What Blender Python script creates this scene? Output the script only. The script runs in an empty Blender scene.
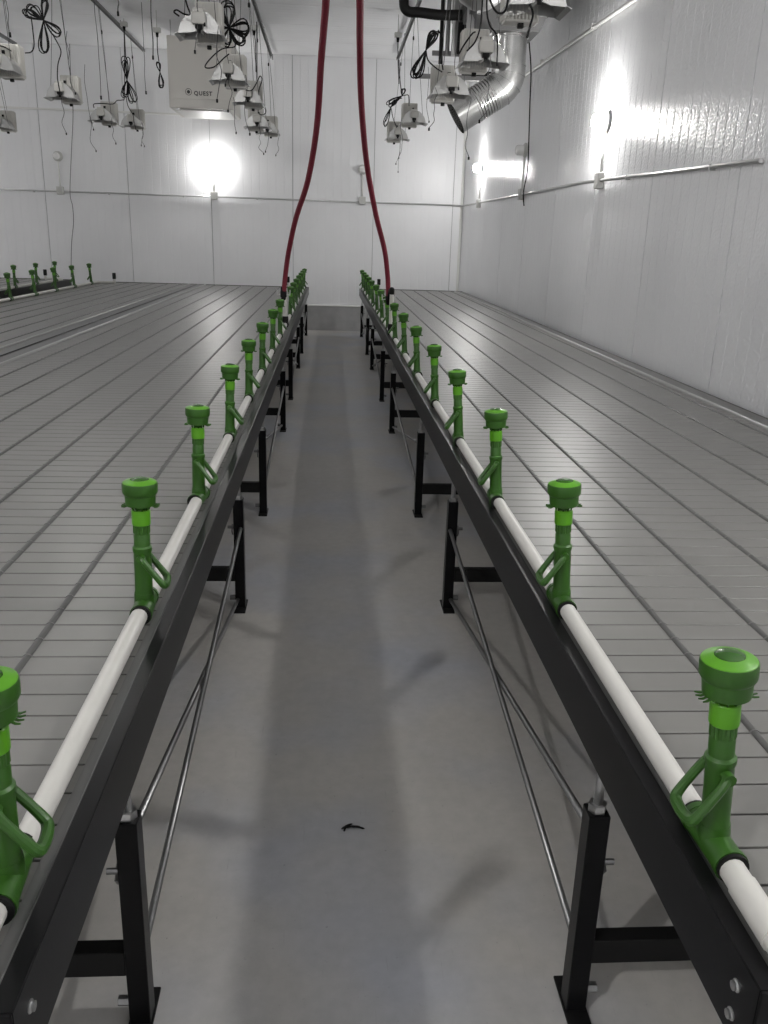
import bpy, bmesh, math, random
from mathutils import Vector, Matrix
random.seed(7)
S = bpy.context.scene
C = S.collection
PI = math.pi

# ------------------------------------------------------------------ camera
F_PX, PITCH, YAW, ROLL = 847.7, 0.312508, 0.0703101, -0.0305482
CAM = Vector((0, 0, 1.68))
fw = Vector((math.sin(YAW)*math.cos(PITCH), math.cos(YAW)*math.cos(PITCH), -math.sin(PITCH)))
r0 = Vector((math.cos(YAW), -math.sin(YAW), 0))
d0 = fw.cross(r0)
RT = math.cos(ROLL)*r0 + math.sin(ROLL)*d0
DN = -math.sin(ROLL)*r0 + math.cos(ROLL)*d0
cd = bpy.data.cameras.new('camera')
cd.sensor_fit = 'VERTICAL'; cd.sensor_height = 36; cd.sensor_width = 27
cd.lens = F_PX/1024*36; cd.clip_start = .02; cd.clip_end = 100
cam = bpy.data.objects.new('camera', cd); C.objects.link(cam)
m = Matrix((RT, -DN, -fw)).transposed().to_4x4(); m.translation = CAM
cam.matrix_world = m
S.camera = cam

def at(x, y, Y):            # photo pixel -> the point of that line of sight at room depth Y
    d = RT*((x-384)/F_PX) + DN*((y-512)/F_PX) + fw
    return CAM + d*(Y/d.y)

# ------------------------------------------------------------------ materials
def mat(name, col, rough=.5, metal=0, spec=.5, noise=None, bump=None, coat=0, emit=None):
    """noise=(scale, lo, hi): multiplies colour; bump=(kind, scale, strength, dist)"""
    m = bpy.data.materials.new(name); m.use_nodes = True
    nt = m.node_tree; b = nt.nodes['Principled BSDF']; L = nt.links.new
    b.inputs['Base Color'].default_value = (*col, 1)
    b.inputs['Roughness'].default_value = rough
    b.inputs['Metallic'].default_value = metal
    b.inputs['Specular IOR Level'].default_value = spec
    b.inputs['Coat Weight'].default_value = coat
    tc = nt.nodes.new('ShaderNodeTexCoord')
    if noise:
        n = nt.nodes.new('ShaderNodeTexNoise'); n.inputs['Scale'].default_value = noise[0]; n.inputs['Detail'].default_value = 6
        L(tc.outputs['Object'], n.inputs['Vector'])
        r = nt.nodes.new('ShaderNodeMapRange'); r.inputs[1].default_value = .3; r.inputs[2].default_value = .7
        r.inputs[3].default_value = noise[1]; r.inputs[4].default_value = noise[2]
        L(n.outputs['Fac'], r.inputs[0])
        mx = nt.nodes.new('ShaderNodeMix'); mx.data_type = 'RGBA'; mx.blend_type = 'MULTIPLY'
        mx.inputs[0].default_value = 1; mx.inputs[6].default_value = (*col, 1)
        L(r.outputs[0], mx.inputs[7]); L(mx.outputs[2], b.inputs['Base Color'])
    if bump:
        kind, sc, st, di = bump
        if kind == 'noise':
            n = nt.nodes.new('ShaderNodeTexNoise'); n.inputs['Scale'].default_value = sc; n.inputs['Detail'].default_value = 3; o = n.outputs['Fac']
        elif kind == 'voronoi':
            n = nt.nodes.new('ShaderNodeTexVoronoi'); n.inputs['Scale'].default_value = sc; o = n.outputs['Distance']
        else:
            n = nt.nodes.new('ShaderNodeTexWave'); n.inputs['Scale'].default_value = sc; n.bands_direction = kind; o = n.outputs['Fac']
        L(tc.outputs['Object'], n.inputs['Vector'])
        bp = nt.nodes.new('ShaderNodeBump'); bp.inputs['Strength'].default_value = st; bp.inputs['Distance'].default_value = di
        L(o, bp.inputs['Height']); L(bp.outputs['Normal'], b.inputs['Normal'])
    if emit:
        b.inputs['Emission Color'].default_value = (*emit[0], 1); b.inputs['Emission Strength'].default_value = emit[1]
    return m

LAMP = 270.0
M = dict(
    wall=mat('wall_panel_white', (.80, .805, .82), .30, noise=(1.2, .96, 1.02), bump=('voronoi', 48, .5, .005)),
    ceil=mat('ceiling_panel_white', (.85, .855, .87), .45, noise=(1.5, .95, 1.03)),
    seam=mat('panel_seam', (.34, .34, .345), .6),
    curb=mat('curb_paint', (.42, .42, .42), .6, noise=(5, .85, 1.08)),
    trim=mat('trim_white', (.7, .7, .68), .5),
    black=mat('black_paint', (.005, .005, .0055), .30, spec=.12, bump=('noise', 120, .05, .001)),
    blackm=mat('black_matt', (.004, .004, .004), .6, spec=.25),
    tray=mat('bench_grey', (.160, .157, .149), .38, noise=(6, .93, 1.05)),
    rib=mat('rib_dark_grey', (.07, .07, .068), .45),
    ridge=mat('ridge_highlight_grey', (.30, .298, .29), .35),  # paler than the tray: light on the ridge's edges put into the colour
    clip=mat('clip_grey', (.14, .139, .136), .4),
    lip=mat('lip_shade_edge_grey', (.115, .115, .112), .45),  # dark grey includes the pipe's shade on the inner strip
    steel=mat('zinc_steel', (.6, .6, .6), .35, metal=1, noise=(30, .8, 1.1)),
    rod=mat('dull_steel', (.24, .24, .24), .35, metal=.8),
    pvc=mat('pvc_white', (.56, .55, .52), .35, noise=(9, .95, 1.02)),
    green=mat('green_plastic', (.024, .088, .007), .38, bump=('noise', 200, .08, .001)),
    lime=mat('bright_green_plastic', (.078, .27, .007), .38),
    dgreen=mat('deep_green_plastic', (.022, .085, .007), .25),
    rubber=mat('black_rubber', (.005, .005, .005), .65, spec=.25),
    hose=mat('red_hose', (.20, .016, .034), .6, bump=('voronoi', 130, .7, .004)),
    ballast=mat('ballast_grey', (.55, .54, .51), .42),
    alu=mat('hammered_aluminium', (.46, .46, .455), .42, metal=.9, bump=('voronoi', 60, .3, .003)),
    duct=mat('galvanised_duct', (.62, .62, .61), .24, metal=1, noise=(10, .85, 1.08)),
    strut=mat('strut_channel', (.20, .20, .20), .45, metal=.5),
    plug=mat('cord_black', (.003, .003, .0035), .6, spec=.2),
    wire=mat('thin_wire_grey', (.06, .06, .06), .5),
    white=mat('appliance_white', (.62, .60, .56), .4),
    box=mat('junction_box_grey', (.5, .5, .48), .45),
    cond=mat('conduit_steel', (.5, .5, .5), .38, metal=.7),
    glass=mat('lamp_lens_off', (.75, .75, .74), .15),
    glow2=mat('lamp_lens_bright', (1, 1, 1), .3, emit=((1, .985, .96), 800)),
    glow3=mat('lamp_lens_wall', (1, 1, 1), .3, emit=((1, .985, .96), 390)),
    glow=mat('lamp_lens_lit', (1, 1, 1), .3, emit=((1, .985, .96), LAMP)),
    tube=mat('lamp_tube', (.8, .8, .8), .08),
    ink=mat('logo_black', (.02, .02, .02), .5),
    unit=mat('cooler_grey', (.085, .085, .085), .45),
)

def floor_material():
    m = bpy.data.materials.new('floor_concrete'); m.use_nodes = True
    nt = m.node_tree; b = nt.nodes['Principled BSDF']; L = nt.links.new
    b.inputs['Roughness'].default_value = .45
    tc = nt.nodes.new('ShaderNodeTexCoord')
    def noise(scale, detail, vec=None, rough=.6):
        n = nt.nodes.new('ShaderNodeTexNoise'); n.inputs['Scale'].default_value = scale; n.inputs['Detail'].default_value = detail; n.inputs['Roughness'].default_value = rough
        L(vec or tc.outputs['Object'], n.inputs['Vector']); return n.outputs['Fac']
    def rng(o, a, b_, c, d):
        r = nt.nodes.new('ShaderNodeMapRange'); r.clamp = True
        for i, v in enumerate((a, b_, c, d)): r.inputs[i+1].default_value = v
        L(o, r.inputs[0]); return r.outputs[0]
    def mul(p, q):
        x = nt.nodes.new('ShaderNodeMath'); x.operation = 'MULTIPLY'; L(p, x.inputs[0]); L(q, x.inputs[1]); return x.outputs[0]
    def stretched(sx, sy, rot):
        mp = nt.nodes.new('ShaderNodeMapping'); mp.inputs['Scale'].default_value = (sx, sy, 1); mp.inputs['Rotation'].default_value = (0, 0, rot)
        L(tc.outputs['Object'], mp.inputs['Vector']); return mp.outputs[0]
    v = rng(noise(2.0, 5), .3, .7, .93, 1.05)
    v = mul(v, rng(noise(22, 4), .3, .7, .94, 1.05))
    v = mul(v, rng(noise(75, 3), .68, .76, 1, .62))                       # specks of dirt
    v = mul(v, rng(noise(7, 6, stretched(9, .6, .06), .7), .63, .72, 1, .86))   # drag marks along the aisle
    v = mul(v, rng(noise(9, 6, stretched(.7, 10, .5), .7), .68, .76, 1, .84))   # cross scuffs
    tint = nt.nodes.new('ShaderNodeMix'); tint.data_type = 'RGBA'
    tint.inputs[6].default_value = (.44, .425, .40, 1); tint.inputs[7].default_value = (.40, .41, .44, 1)
    L(rng(noise(.9, 3), .45, .62, 0, 1), tint.inputs[0])
    mx = nt.nodes.new('ShaderNodeMix'); mx.data_type = 'RGBA'; mx.blend_type = 'MULTIPLY'; mx.inputs[0].default_value = 1
    L(tint.outputs[2], mx.inputs[6]); L(v, mx.inputs[7]); L(mx.outputs[2], b.inputs['Base Color'])
    bp = nt.nodes.new('ShaderNodeBump'); bp.inputs['Strength'].default_value = .1; bp.inputs['Distance'].default_value = .004
    L(noise(40, 4), bp.inputs['Height']); L(bp.outputs['Normal'], b.inputs['Normal'])
    return m
M['floor'] = floor_material()

# ------------------------------------------------------------------ mesh builder
class MB:
    def __init__(s): s.v = []; s.f = []; s.sm = []
    def add(s, vs, fs, smooth=False):
        o = len(s.v); s.v += [tuple(v) for v in vs]
        for f in fs: s.f.append([o+i for i in f]); s.sm.append(smooth)
        return s
    def box(s, x0, x1, y0, y1, z0, z1, ch=0):
        if ch <= 0:
            vs = [(x, y, z) for z in (z0, z1) for y in (y0, y1) for x in (x0, x1)]
            return s.add(vs, [(0, 2, 3, 1), (4, 5, 7, 6), (0, 1, 5, 4), (2, 6, 7, 3), (0, 4, 6, 2), (1, 3, 7, 5)])
        bm = bmesh.new(); bmesh.ops.create_cube(bm, size=1)
        for v in bm.verts:
            v.co = Vector(((x0+x1)/2+v.co.x*(x1-x0), (y0+y1)/2+v.co.y*(y1-y0), (z0+z1)/2+v.co.z*(z1-z0)))
        bmesh.ops.bevel(bm, geom=bm.edges[:], offset=ch, segments=2, affect='EDGES', profile=.5)
        bm.verts.index_update()
        s.add([v.co[:] for v in bm.verts], [[v.index for v in f.verts] for f in bm.faces]); bm.free(); return s
    def prism(s, poly, axis, a, b, smooth=False, caps=True):
        """poly: 2D points in the two other axes (x,y,z order); closed"""
        def P(p, t):
            return {'x': (t, p[0], p[1]), 'y': (p[0], t, p[1]), 'z': (p[0], p[1], t)}[axis]
        n = len(poly); vs = [P(p, a) for p in poly]+[P(p, b) for p in poly]
        fs = [(i, (i+1) % n, n+(i+1) % n, n+i) for i in range(n)]
        s.add(vs, fs, smooth)
        if caps: s.add(vs, [list(range(n))[::-1], list(range(n, 2*n))])
        return s
    def sheet(s, line, axis, a, b):      # open profile, extruded
        def P(p, t):
            return {'x': (t, p[0], p[1]), 'y': (p[0], t, p[1]), 'z': (p[0], p[1], t)}[axis]
        n = len(line); vs = [P(p, a) for p in line]+[P(p, b) for p in line]
        return s.add(vs, [(i, i+1, n+i+1, n+i) for i in range(n-1)])
    def tube(s, pts, r, n=8, caps=True):
        pts = [Vector(p) for p in pts]; k = len(pts)
        rs = r if isinstance(r, (list, tuple)) else [r]*k
        up = None; vs = []
        for i, p in enumerate(pts):
            t = (pts[min(i+1, k-1)]-pts[max(i-1, 0)])
            if t.length < 1e-9: t = Vector((0, 0, 1))
            t.normalize()
            if up is None:
                up = Vector((0, 0, 1)) if abs(t.z) < .9 else Vector((1, 0, 0))
            u = up-t*up.dot(t)
            if u.length < 1e-6: u = t.orthogonal()
            u.normalize(); w = t.cross(u); up = u
            for j in range(n):
                a = 2*PI*j/n; vs.append(p+(u*math.cos(a)+w*math.sin(a))*rs[i])
        fs = [(i*n+j, i*n+(j+1) % n, (i+1)*n+(j+1) % n, (i+1)*n+j) for i in range(k-1) for j in range(n)]
        s.add(vs, fs, True)
        if caps: s.add(vs, [list(range(n))[::-1], list(range((k-1)*n, k*n))])
        return s
    def lathe(s, prof, c=(0, 0, 0), ax='z', n=24, smooth=True, caps=True):
        """prof: [(r, h)]"""
        def P(r, a, h):
            q = {'z': (r*math.cos(a), r*math.sin(a), h), 'x': (h, r*math.cos(a), r*math.sin(a)), 'y': (r*math.cos(a), h, r*math.sin(a))}[ax]
            return (c[0]+q[0], c[1]+q[1], c[2]+q[2])
        # sharp steps: split rings where the profile has a corner by duplicating faces flat; keep simple smooth-by-angle
        vs = [P(max(r, 1e-5), 2*PI*j/n, h) for r, h in prof for j in range(n)]
        k = len(prof)
        fs = [(i*n+j, i*n+(j+1) % n, (i+1)*n+(j+1) % n, (i+1)*n+j) for i in range(k-1) for j in range(n)]
        s.add(vs, fs, smooth)
        if caps and prof[0][0] > 1e-4: s.add(vs[:n], [list(range(n))])
        if caps and prof[-1][0] > 1e-4: s.add(vs[-n:], [list(range(n))])
        return s
    def build(s, name, material, parent=None, off=None, angle=35):
        me = bpy.data.meshes.new(name)
        o3 = Vector(off) if off is not None else Vector((0, 0, 0))
        me.from_pydata([tuple(Vector(v)-o3) for v in s.v], [], s.f); me.update()
        bm = bmesh.new(); bm.from_mesh(me)
        for f, q in zip(bm.faces, s.sm): f.smooth = q
        bmesh.ops.remove_doubles(bm, verts=bm.verts[:], dist=1e-5)
        bmesh.ops.recalc_face_normals(bm, faces=bm.faces[:])
        for e in bm.edges:
            if len(e.link_faces) == 2 and e.calc_face_angle(0) > math.radians(angle): e.smooth = False
        bm.to_mesh(me); bm.free()
        me.materials.append(material if not isinstance(material, str) else M[material])
        ob = bpy.data.objects.new(name, me); C.objects.link(ob)
        if parent is not None: ob.parent = parent
        return ob

def tag(o, label, cat, group=None):
    o['label'] = label; o['category'] = cat
    if group: o['group'] = group
    return o
def thing(name, loc, label, cat, group=None, rz=0):
    o = bpy.data.objects.new(name, None); o.empty_display_size = .1
    C.objects.link(o); o.location = loc; o.rotation_euler.z = rz
    return tag(o, label, cat, group)
def struct(name, mb, material):
    o = mb.build(name, material); o['kind'] = 'structure'; return o
def copy_tree(o, parent=None):
    c = o.copy(); C.objects.link(c)
    if parent is not None: c.parent = parent
    for ch in list(o.children): copy_tree(ch, c)
    return c
def smooth_path(pts, k=8):      # Catmull-Rom
    pts = [Vector(p) for p in pts]
    if len(pts) < 3: return pts
    P = [pts[0]*2-pts[1]]+pts+[pts[-1]*2-pts[-2]]; out = []
    for i in range(1, len(P)-2):
        a, b, c, d = P[i-1], P[i], P[i+1], P[i+2]
        for j in range(k):
            t = j/k
            out.append(.5*((2*b)+(c-a)*t+(2*a-5*b+4*c-d)*t*t+(3*b-a-3*c+d)*t**3))
    out.append(pts[-1]); return out

# ------------------------------------------------------------------ the room
XR, XL, YB, YF, ZC = 2.42, -9.6, 16.3, -4.0, 4.62
def ribbed(a0, a1, base, sgn, seam_at, pitch=1.45, nrib=10):
    """profile of a ribbed wall: panels with shallow convex ribs, V grooves and a deep seam; sgn points into the room"""
    line = []; s0 = seam_at - math.ceil((seam_at-a0)/pitch)*pitch
    x = s0; w = pitch/nrib
    while x < a1:
        for i in range(nrib):
            p = x+i*w
            if i == 0: line += [(p, base-sgn*.012), (p+.009, base-sgn*.012), (p+.0095, base)]
            else: line += [(p, base-sgn*.0025), (p+.005, base)]
            for q in (.25, .5, .75):
                line.append((p+q*w, base+sgn*.0005*math.sin(PI*q)))
            e = p+w
            line.append((e-(.0038 if i < nrib-1 else .0038), base))
        x += pitch
    line = [(min(max(u, a0), a1), v) for u, v in line if a0-.02 <= u <= a1+.02]
    return line
# floor
struct('floor', MB().box(XL, XR+.1, YF, YB+.1, -.12, 0), 'floor')
def wall_mesh(line, axis, z0, z1):
    mb = MB()
    if axis == 'back': mb.sheet([(u, v) for u, v in line], 'z', z0, z1)
    else: mb.sheet([(v, u) for u, v in line], 'z', z0, z1)
    return mb
def gasket(ob, axis, base, sgn):
    me = ob.data; me.materials.append(M['seam'])
    for p in me.polygons:
        v = p.center[axis]
        if abs(v-(base-sgn*.012)) < .0005 and p.area < .1: p.material_index = 1
    return ob
def solid(mb, box):
    mb.box(*box); return mb
wb = wall_mesh(ribbed(XL, XR, YB, -1, -2.12), 'back', 0, ZC)
gasket(struct('wall_back', solid(wb, (XL-.1, XR+.1, YB+.014, YB+.12, -.1, ZC+.1)), 'wall'), 1, YB, -1)
wr = wall_mesh(ribbed(YF, YB, XR, -1, 6.70), 'right', 0, ZC)
gasket(struct('wall_right', solid(wr, (XR+.014, XR+.12, YF-.1, YB+.01, -.1, ZC+.1)), 'wall'), 0, XR, -1)
struct('wall_left', MB().box(XL-.1, XL, YF-.1, YB+.01, -.1, ZC+.1), 'wall')
struct('wall_front', MB().box(XL, XR, YF-.1, YF, -.1, ZC+.1), 'wall')
cl = MB().sheet([(u, v) for u, v in ribbed(YF, YB, ZC, -1, 15.2, 1.13, 8)], 'x', XL, XR)
cl.box(XL, XR, YF, YB, ZC+.012, ZC+.1)
struct('ceiling', cl, 'ceil')
struct('baseboard_back', MB().box(XL, XR, 16.2, YB-.0095, .0, .44), 'curb')
struct('trim_1', MB().box(XL, XR, 16.185, YB-.0095, .44, .462, .004), 'trim')
struct('trim_2', MB().box(XL, -2.35, YB-.045, YB-.0095, 3.60, 3.63, .004), 'trim')
struct('trim_3', MB().prism([(XR-.0095, YB-.0095), (XR-.05, YB-.0095), (XR-.0095, YB-.05)], 'z', .46, ZC), 'trim')

# ------------------------------------------------------------------ benches
Y0, Y1 = .774, 15.5
ZT, ZB, ZS = .82, .696, .811
SLAT, RIBP = .0782, .2245
POSTS = [(1.49, 3.71), (5.15, 7.56), (9.12, 11.4), (12.9, 15.3)]
def bench(xa, xb, label, y0=Y0, y1=Y1, posts=POSTS, bolts=True):
    """xa: aisle-side rail face; xb: outer edge"""
    s = 1 if xb > xa else -1
    X = lambda d: xa+s*d
    W = abs(xb-xa)
    base = Vector((xa, y0, 0))
    R = thing('grow_bench', base, label, 'bench', 'long slatted benches')
    def part(mb, name, m_, parent=None):
        return mb.build(name, m_, parent or R, base if parent is None else base)
    def bx(mb, d0, d1, ya, yb, za, zb, ch=0):
        x0, x1 = sorted((X(d0), X(d1))); return mb.box(x0, x1, ya, yb, za, zb, ch)
    # aisle rail: face + top flange folded inwards
    prof = [(0, ZB), (0, ZT-.002), (.002, ZT), (.028, ZT), (.028, ZT-.006), (.006, ZT-.006), (.006, ZB+.006), (.035, ZB+.006), (.035, ZB)]
    part(MB().prism([(X(d), z) for d, z in prof], 'y', y0, y1), 'side_rail', 'black')
    part(MB().prism([(X(W-d), z-.004) for d, z in prof[:3]+[(.008, ZT), (.008, ZB+.006)]+prof[-2:]], 'y', y0, y1), 'side_rail', 'black')
    for ya, yb in ((y0-.004, y0+.03), (y1-.03, y1+.004)):
        part(bx(MB(), .001, W-.001, ya, yb, ZB, ZT-.001, .002), 'end_rail', 'black')
    # tray lip with the pipe's shade in its grey, edge, ridge with painted highlight
    part(MB().prism([(X(d), z) for d, z in ((.028, ZS-.02), (.028, ZS+.005), (.031, ZS+.0055), (.034, ZS+.001), (.052, ZS+.001), (.052, ZS-.02))], 'y', y0+.03, y1-.03), 'shaded_tray_lip', 'lip')
    part(MB().prism([(X(W-d), z) for d, z in ((.009, ZS-.02), (.009, ZS+.004), (.122, ZS+.002), (.122, ZS-.02))], 'y', y0+.03, y1-.03), 'tray_edge', 'lip')
    part(MB().prism([(X(W-d), z) for d, z in ((.122, ZS-.02), (.122, ZS+.010), (.127, ZS+.014), (.136, ZS+.014), (.141, ZS+.010), (.144, ZS), (.144, ZS-.02))], 'y', y0+.03, y1-.03), 'edge_ridge', 'ridge')
    # slatted top
    line = []; y = y0+.03; n = int((y1-y0-.06)/SLAT)
    for i in range(n+1):
        e = min(y+SLAT-.0046, y1-.03)
        line += [(y, ZS-.008), (y, ZS-.0006), (y+.0007, ZS), (e-.0007, ZS), (e, ZS-.0006), (e, ZS-.008)]
        y += SLAT
        if y > y1-.035: break
    line = line+[(line[-1][0], ZS-.02), (line[0][0], ZS-.02)]
    x0, x1 = sorted((X(.052), X(W-.15)))
    mb = MB(); k = len(line)
    vs = [(x0, a, b) for a, b in line]+[(x1, a, b) for a, b in line]
    mb.add(vs, [(i, i+1, k+i+1, k+i) for i in range(k-1)]+[(k-1, 0, k, 2*k-1)])
    part(mb, 'slatted_top', 'tray')
    # lengthwise ribs with clips at every slat
    d = .053+RIBP
    while d < W-.17:
        mb = MB(); cx = X(d)
        half = lambda r: [(cx+r*math.cos(a), ZS-.001+r*.8*math.sin(a)) for a in [PI*j/6 for j in range(7)]]
        mb.prism(half(.0085), 'y', y0+.03, y1-.03, smooth=True)
        yy = y0+.03+SLAT; nf = len(mb.f)
        while yy < y1-.05:
            mb.prism(half(.0102), 'y', yy-.0040, yy-.0006); yy += SLAT
        rb = part(mb, 'lengthwise_rib', 'rib'); d += RIBP
        rb.data.materials.append(M['clip'])
        for pl in rb.data.polygons[nf:]: pl.material_index = 1
    # supports: leg frames
    for pr in posts:
        for yp in pr:
            if not y0 < yp < y1: continue
            for dc in (.047, W-.06):
                lg = part(bx(MB(), dc-.023, dc+.023, yp-.025, yp+.025, .006, .535, .003), 'leg', 'black')
                cx = X(dc)
                part(MB().tube([(cx, yp, .535), (cx, yp, ZB+.02)], .0105, 10)
                     .prism([(cx+.02*math.cos(a*PI/3), yp+.02*math.sin(a*PI/3)) for a in range(6)], 'z', .535, .553), 'threaded_rod', 'steel', lg)
                part(bx(MB(), dc-.027, dc+.027, yp-.075, yp+.075, 0, .007, .002), 'foot_plate', 'blackm', lg)
                part(MB().prism([(yp+.005*math.cos(a*PI/3), .40+.008*math.sin(a*PI/3)) for a in range(6)], 'x', *sorted((X(dc+.022), X(dc+.052))))
                     .prism([(yp-.012, .385), (yp+.012, .41), (yp+.006, .36)], 'x', *sorted((X(dc+.028), X(dc+.034)))), 'brace_bolt', 'rod', lg)
                part(MB().prism([(yp+.012*math.cos(a*PI/3), .05+.012*math.sin(a*PI/3)) for a in range(6)], 'x', *sorted((X(dc+.022), X(dc+.05)))), 'foot_bolt', 'rod', lg)
            part(bx(MB(), .070, W-.083, yp-.02, yp+.02, .138, .202, .003), 'crossbar', 'blackm')
        ya, yb = pr
        for dx, (za, zb) in ((.058, (.45, .05)), (.038, (.18, .40))):
            part(MB().tube([(X(dx), ya+.025, za), (X(dx), yb-.025, zb)], .0092, 8), 'brace_rod', 'rod')
    if bolts:
        for zz in (.777, .730):
            yb_ = y0+.047
            part(MB().lathe([(.0088, 0), (.0088, -.0015), (.0065, -.003), (.0065, -.006), (.0035, -.007), (0, -.007)] if s > 0 else
                            [(.0088, 0), (.0088, .0015), (.0065, .003), (.0065, .006), (.0035, .007), (0, .007)], (xa, yb_, zz), 'x', 12), 'corner_bolt', 'steel')
    return R
XA, XB = .532, 2.365          # right bench
LA, LB = -.356, -2.285        # left bench
FA, FB = -3.97, -2.303        # second bench on the left: its aisle rail is on its far side
GA, GB = -4.57, -6.45         # third bench across the left aisle
bench(XA, XB, 'grey slatted bench on black legs along the right wall')
bench(LA, LB, 'grey slatted bench on black legs left of the middle aisle')
bench(FA, FB, 'grey slatted bench behind the left one, against its outer edge', 3.0, 15.55, [(5.15, 7.56), (9.12, 11.4), (12.9, 15.3)], False)
bench(GA, GB, 'farthest left slatted bench with black rail, across the left aisle', 7.0, 15.9, [(9.12, 11.4), (12.9, 15.3)], False)

# ------------------------------------------------------------------ supply pipes
PZ, PR = ZS+.0245, .0192
def pipe(x, ya, yb, inward, label):
    base = Vector((x, ya, ZS))
    R = thing('supply_pipe', base, label, 'pipe', 'white supply pipes')
    pts = [(x, ya, PZ), (x, yb-.05, PZ)]
    for a in range(1, 6):
        t = a/5*PI/2; pts.append((x+inward*.05*(1-math.cos(t)), yb-.05+.05*math.sin(t), PZ))
    pts.append((x+inward*.30, yb, PZ))
    MB().tube(pts, PR, 16).build('pipe', 'pvc', R, base)
    MB().tube([(x, ya+.02, PZ), (x, ya+.115, PZ)], .0212, 16).build('coupling', 'pvc', R, base)
    ex = x+inward*.29
    MB().tube([(ex, yb, PZ), (ex, yb, PZ+.07)], .021, 12).build('riser_stub', 'pvc', R, base)
    MB().lathe([(.027, .0), (.03, .01), (.03, .09), (.026, .1), (0, .1)], (ex, yb, PZ+.055), 'z', 14).build('end_plug', 'rubber', R, base)
    return R
PXR, PXL, PXF, PXG = .582, -.430, -3.905, -4.63
pipe(PXR, Y0+.04, 15.42, 1, 'long white pipe with green valves on the right bench')
pipe(PXL, Y0+.04, 15.42, -1, 'long white pipe with green valves on the left bench by the aisle')
pipe(PXF, 3.1, 15.05, 1, 'white pipe with green valves on the second bench from the left')
pipe(PXG, 7.1, 15.6, -1, 'white pipe at the far left, behind the black rail')

# ------------------------------------------------------------------ green valves
def valve(s, label):
    """s: +1 handle towards +X, -1 towards -X; origin on the pipe axis"""
    R = thing('irrigation_valve', (0, 0, 0), label, 'valve')
    tee = MB().tube([(0, -.058, 0), (0, .058, 0)], .0238, 20)
    for yy in (-.058, .048): tee.tube([(0, yy, 0), (0, yy+.010, 0)], .0255, 20)
    # short saddle that carries the body
    tee.lathe([(.0235, -.004), (.0232, .022), (.0222, .034)], n=24)
    tee.lathe([(.012, -.0245), (.014, -.018)], n=12)
    tee.build('tee', 'green', R)
    for yy in (-.064, .058): MB().tube([(0, yy, 0), (0, yy+.006, 0)], .0235, 20).build('seal_ring', 'rubber', R)
    MB().lathe([(.0222, .03), (.0206, .04), (.0203, .134), (.0225, .139), (.0225, .147), (.0185, .151), (.0185, .176), (.0175, .178), (.0175, .182)], n=24).build('body', 'green', R)
    kn = MB(); n = 36
    poly = [((.0192 if i % 2 else .0178)*math.cos(2*PI*i/n), (.0192 if i % 2 else .0178)*math.sin(2*PI*i/n)) for i in range(n)]
    kn.prism(poly, 'z', .182, .203); kn.build('knurled_neck', 'green', R)
    MB().lathe([(.019, .201), (.0212, .203), (.0212, .236), (.0195, .238), (.015, .2385)], n=24).build('collar', 'lime', R)
    sp = MB().lathe([(.0135, .236), (.0135, .252)], n=12)
    for i in range(10):
        a = 2*PI*i/10; sp.tube([(.018*math.cos(a), .018*math.sin(a), .237), (.022*math.cos(a), .022*math.sin(a), .252)], .0018, 5)
    sp.build('spring_cage', 'dgreen', R)
    cap = MB().lathe([(.020, .249), (.0332, .2495), (.0340, .256), (.0350, .273), (.0376, .276), (.0395, .280), (.0397, .298), (.0388, .302)], n=32)
    cap.build('cap', 'green', R)
    MB().lathe([(.0390, .2995), (.0378, .3030), (.0350, .3045), (.0210, .3092), (.0208, .306)], n=32, caps=False).build('cap_top', 'lime', R)
    MB().lathe([(.0209, .3075), (.0200, .3098), (.0150, .3120), (.008, .3133), (0, .3136)], n=24, caps=False).build('cap_button', 'dgreen', R)
    for k in range(2):
        tb = MB(); sg = 1 if k else -1
        for q in (-.35, -.12, .12, .35):
            a = q+(0 if sg > 0 else PI)
            c, d = math.cos(a), math.sin(a)
            tb.tube([(.026*c, .026*d, .2505), (.036*c, .036*d, .2465), (.0430*c, .0430*d, .2475)], [.0026, .0020, .0013], 6)
        tb.build('latch_tab', 'green', R)
    # bail handle: pivots fore and aft of the body, loop hangs down to the aisle side
    px, pz = 0, .126
    arm = []
    top = [(px+s*.002, -.0265, pz), (px+s*.009, -.031, pz-.009), (px+s*.028, -.032, pz-.034), (px+s*.045, -.031, pz-.057), (px+s*.050, -.027, pz-.064),
           (px+s*.052, -.018, pz-.067), (px+s*.053, .0, pz-.068), (px+s*.052, .018, pz-.067), (px+s*.050, .027, pz-.064), (px+s*.045, .031, pz-.057), (px+s*.028, .032, pz-.034), (px+s*.009, .031, pz-.009), (px+s*.002, .0265, pz)]
    rad = [.0074+.0016*min(1, max(0, (1-abs(i/60-.5)*3.2)*2)) for i in range(61)]
    MB().tube(smooth_path(top, 5), rad, 10).tube([(0, -.033, pz), (0, -.015, pz)], .0095, 12).tube([(0, .015, pz), (0, .033, pz)], .0095, 12).build('handle', 'green', R)
    return R
ORD = ['nearest', 'second nearest', 'third nearest', 'fourth nearest', 'fifth nearest', 'sixth nearest', 'seventh nearest', 'eighth nearest', 'ninth nearest',
       'tenth nearest', 'eleventh nearest', 'twelfth nearest', 'thirteenth nearest', 'fourteenth nearest', 'third farthest', 'second farthest', 'farthest']
proto = {}
def row(x, ys, s, where, group, words):
    for w, yy in zip(words, ys):
        lab = 'green capped valve with loop handle, %s one on the %s' % (w, where)
        if s not in proto: o = proto[s] = valve(s, lab)
        else: o = copy_tree(proto[s])
        o.location = (x, yy, PZ); o['label'] = lab; o['group'] = group
        o.rotation_euler = (random.uniform(-.015, .015), (-.065 if s < 0 else .02)+random.uniform(-.012, .012), random.uniform(-.10, .10))
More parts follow.
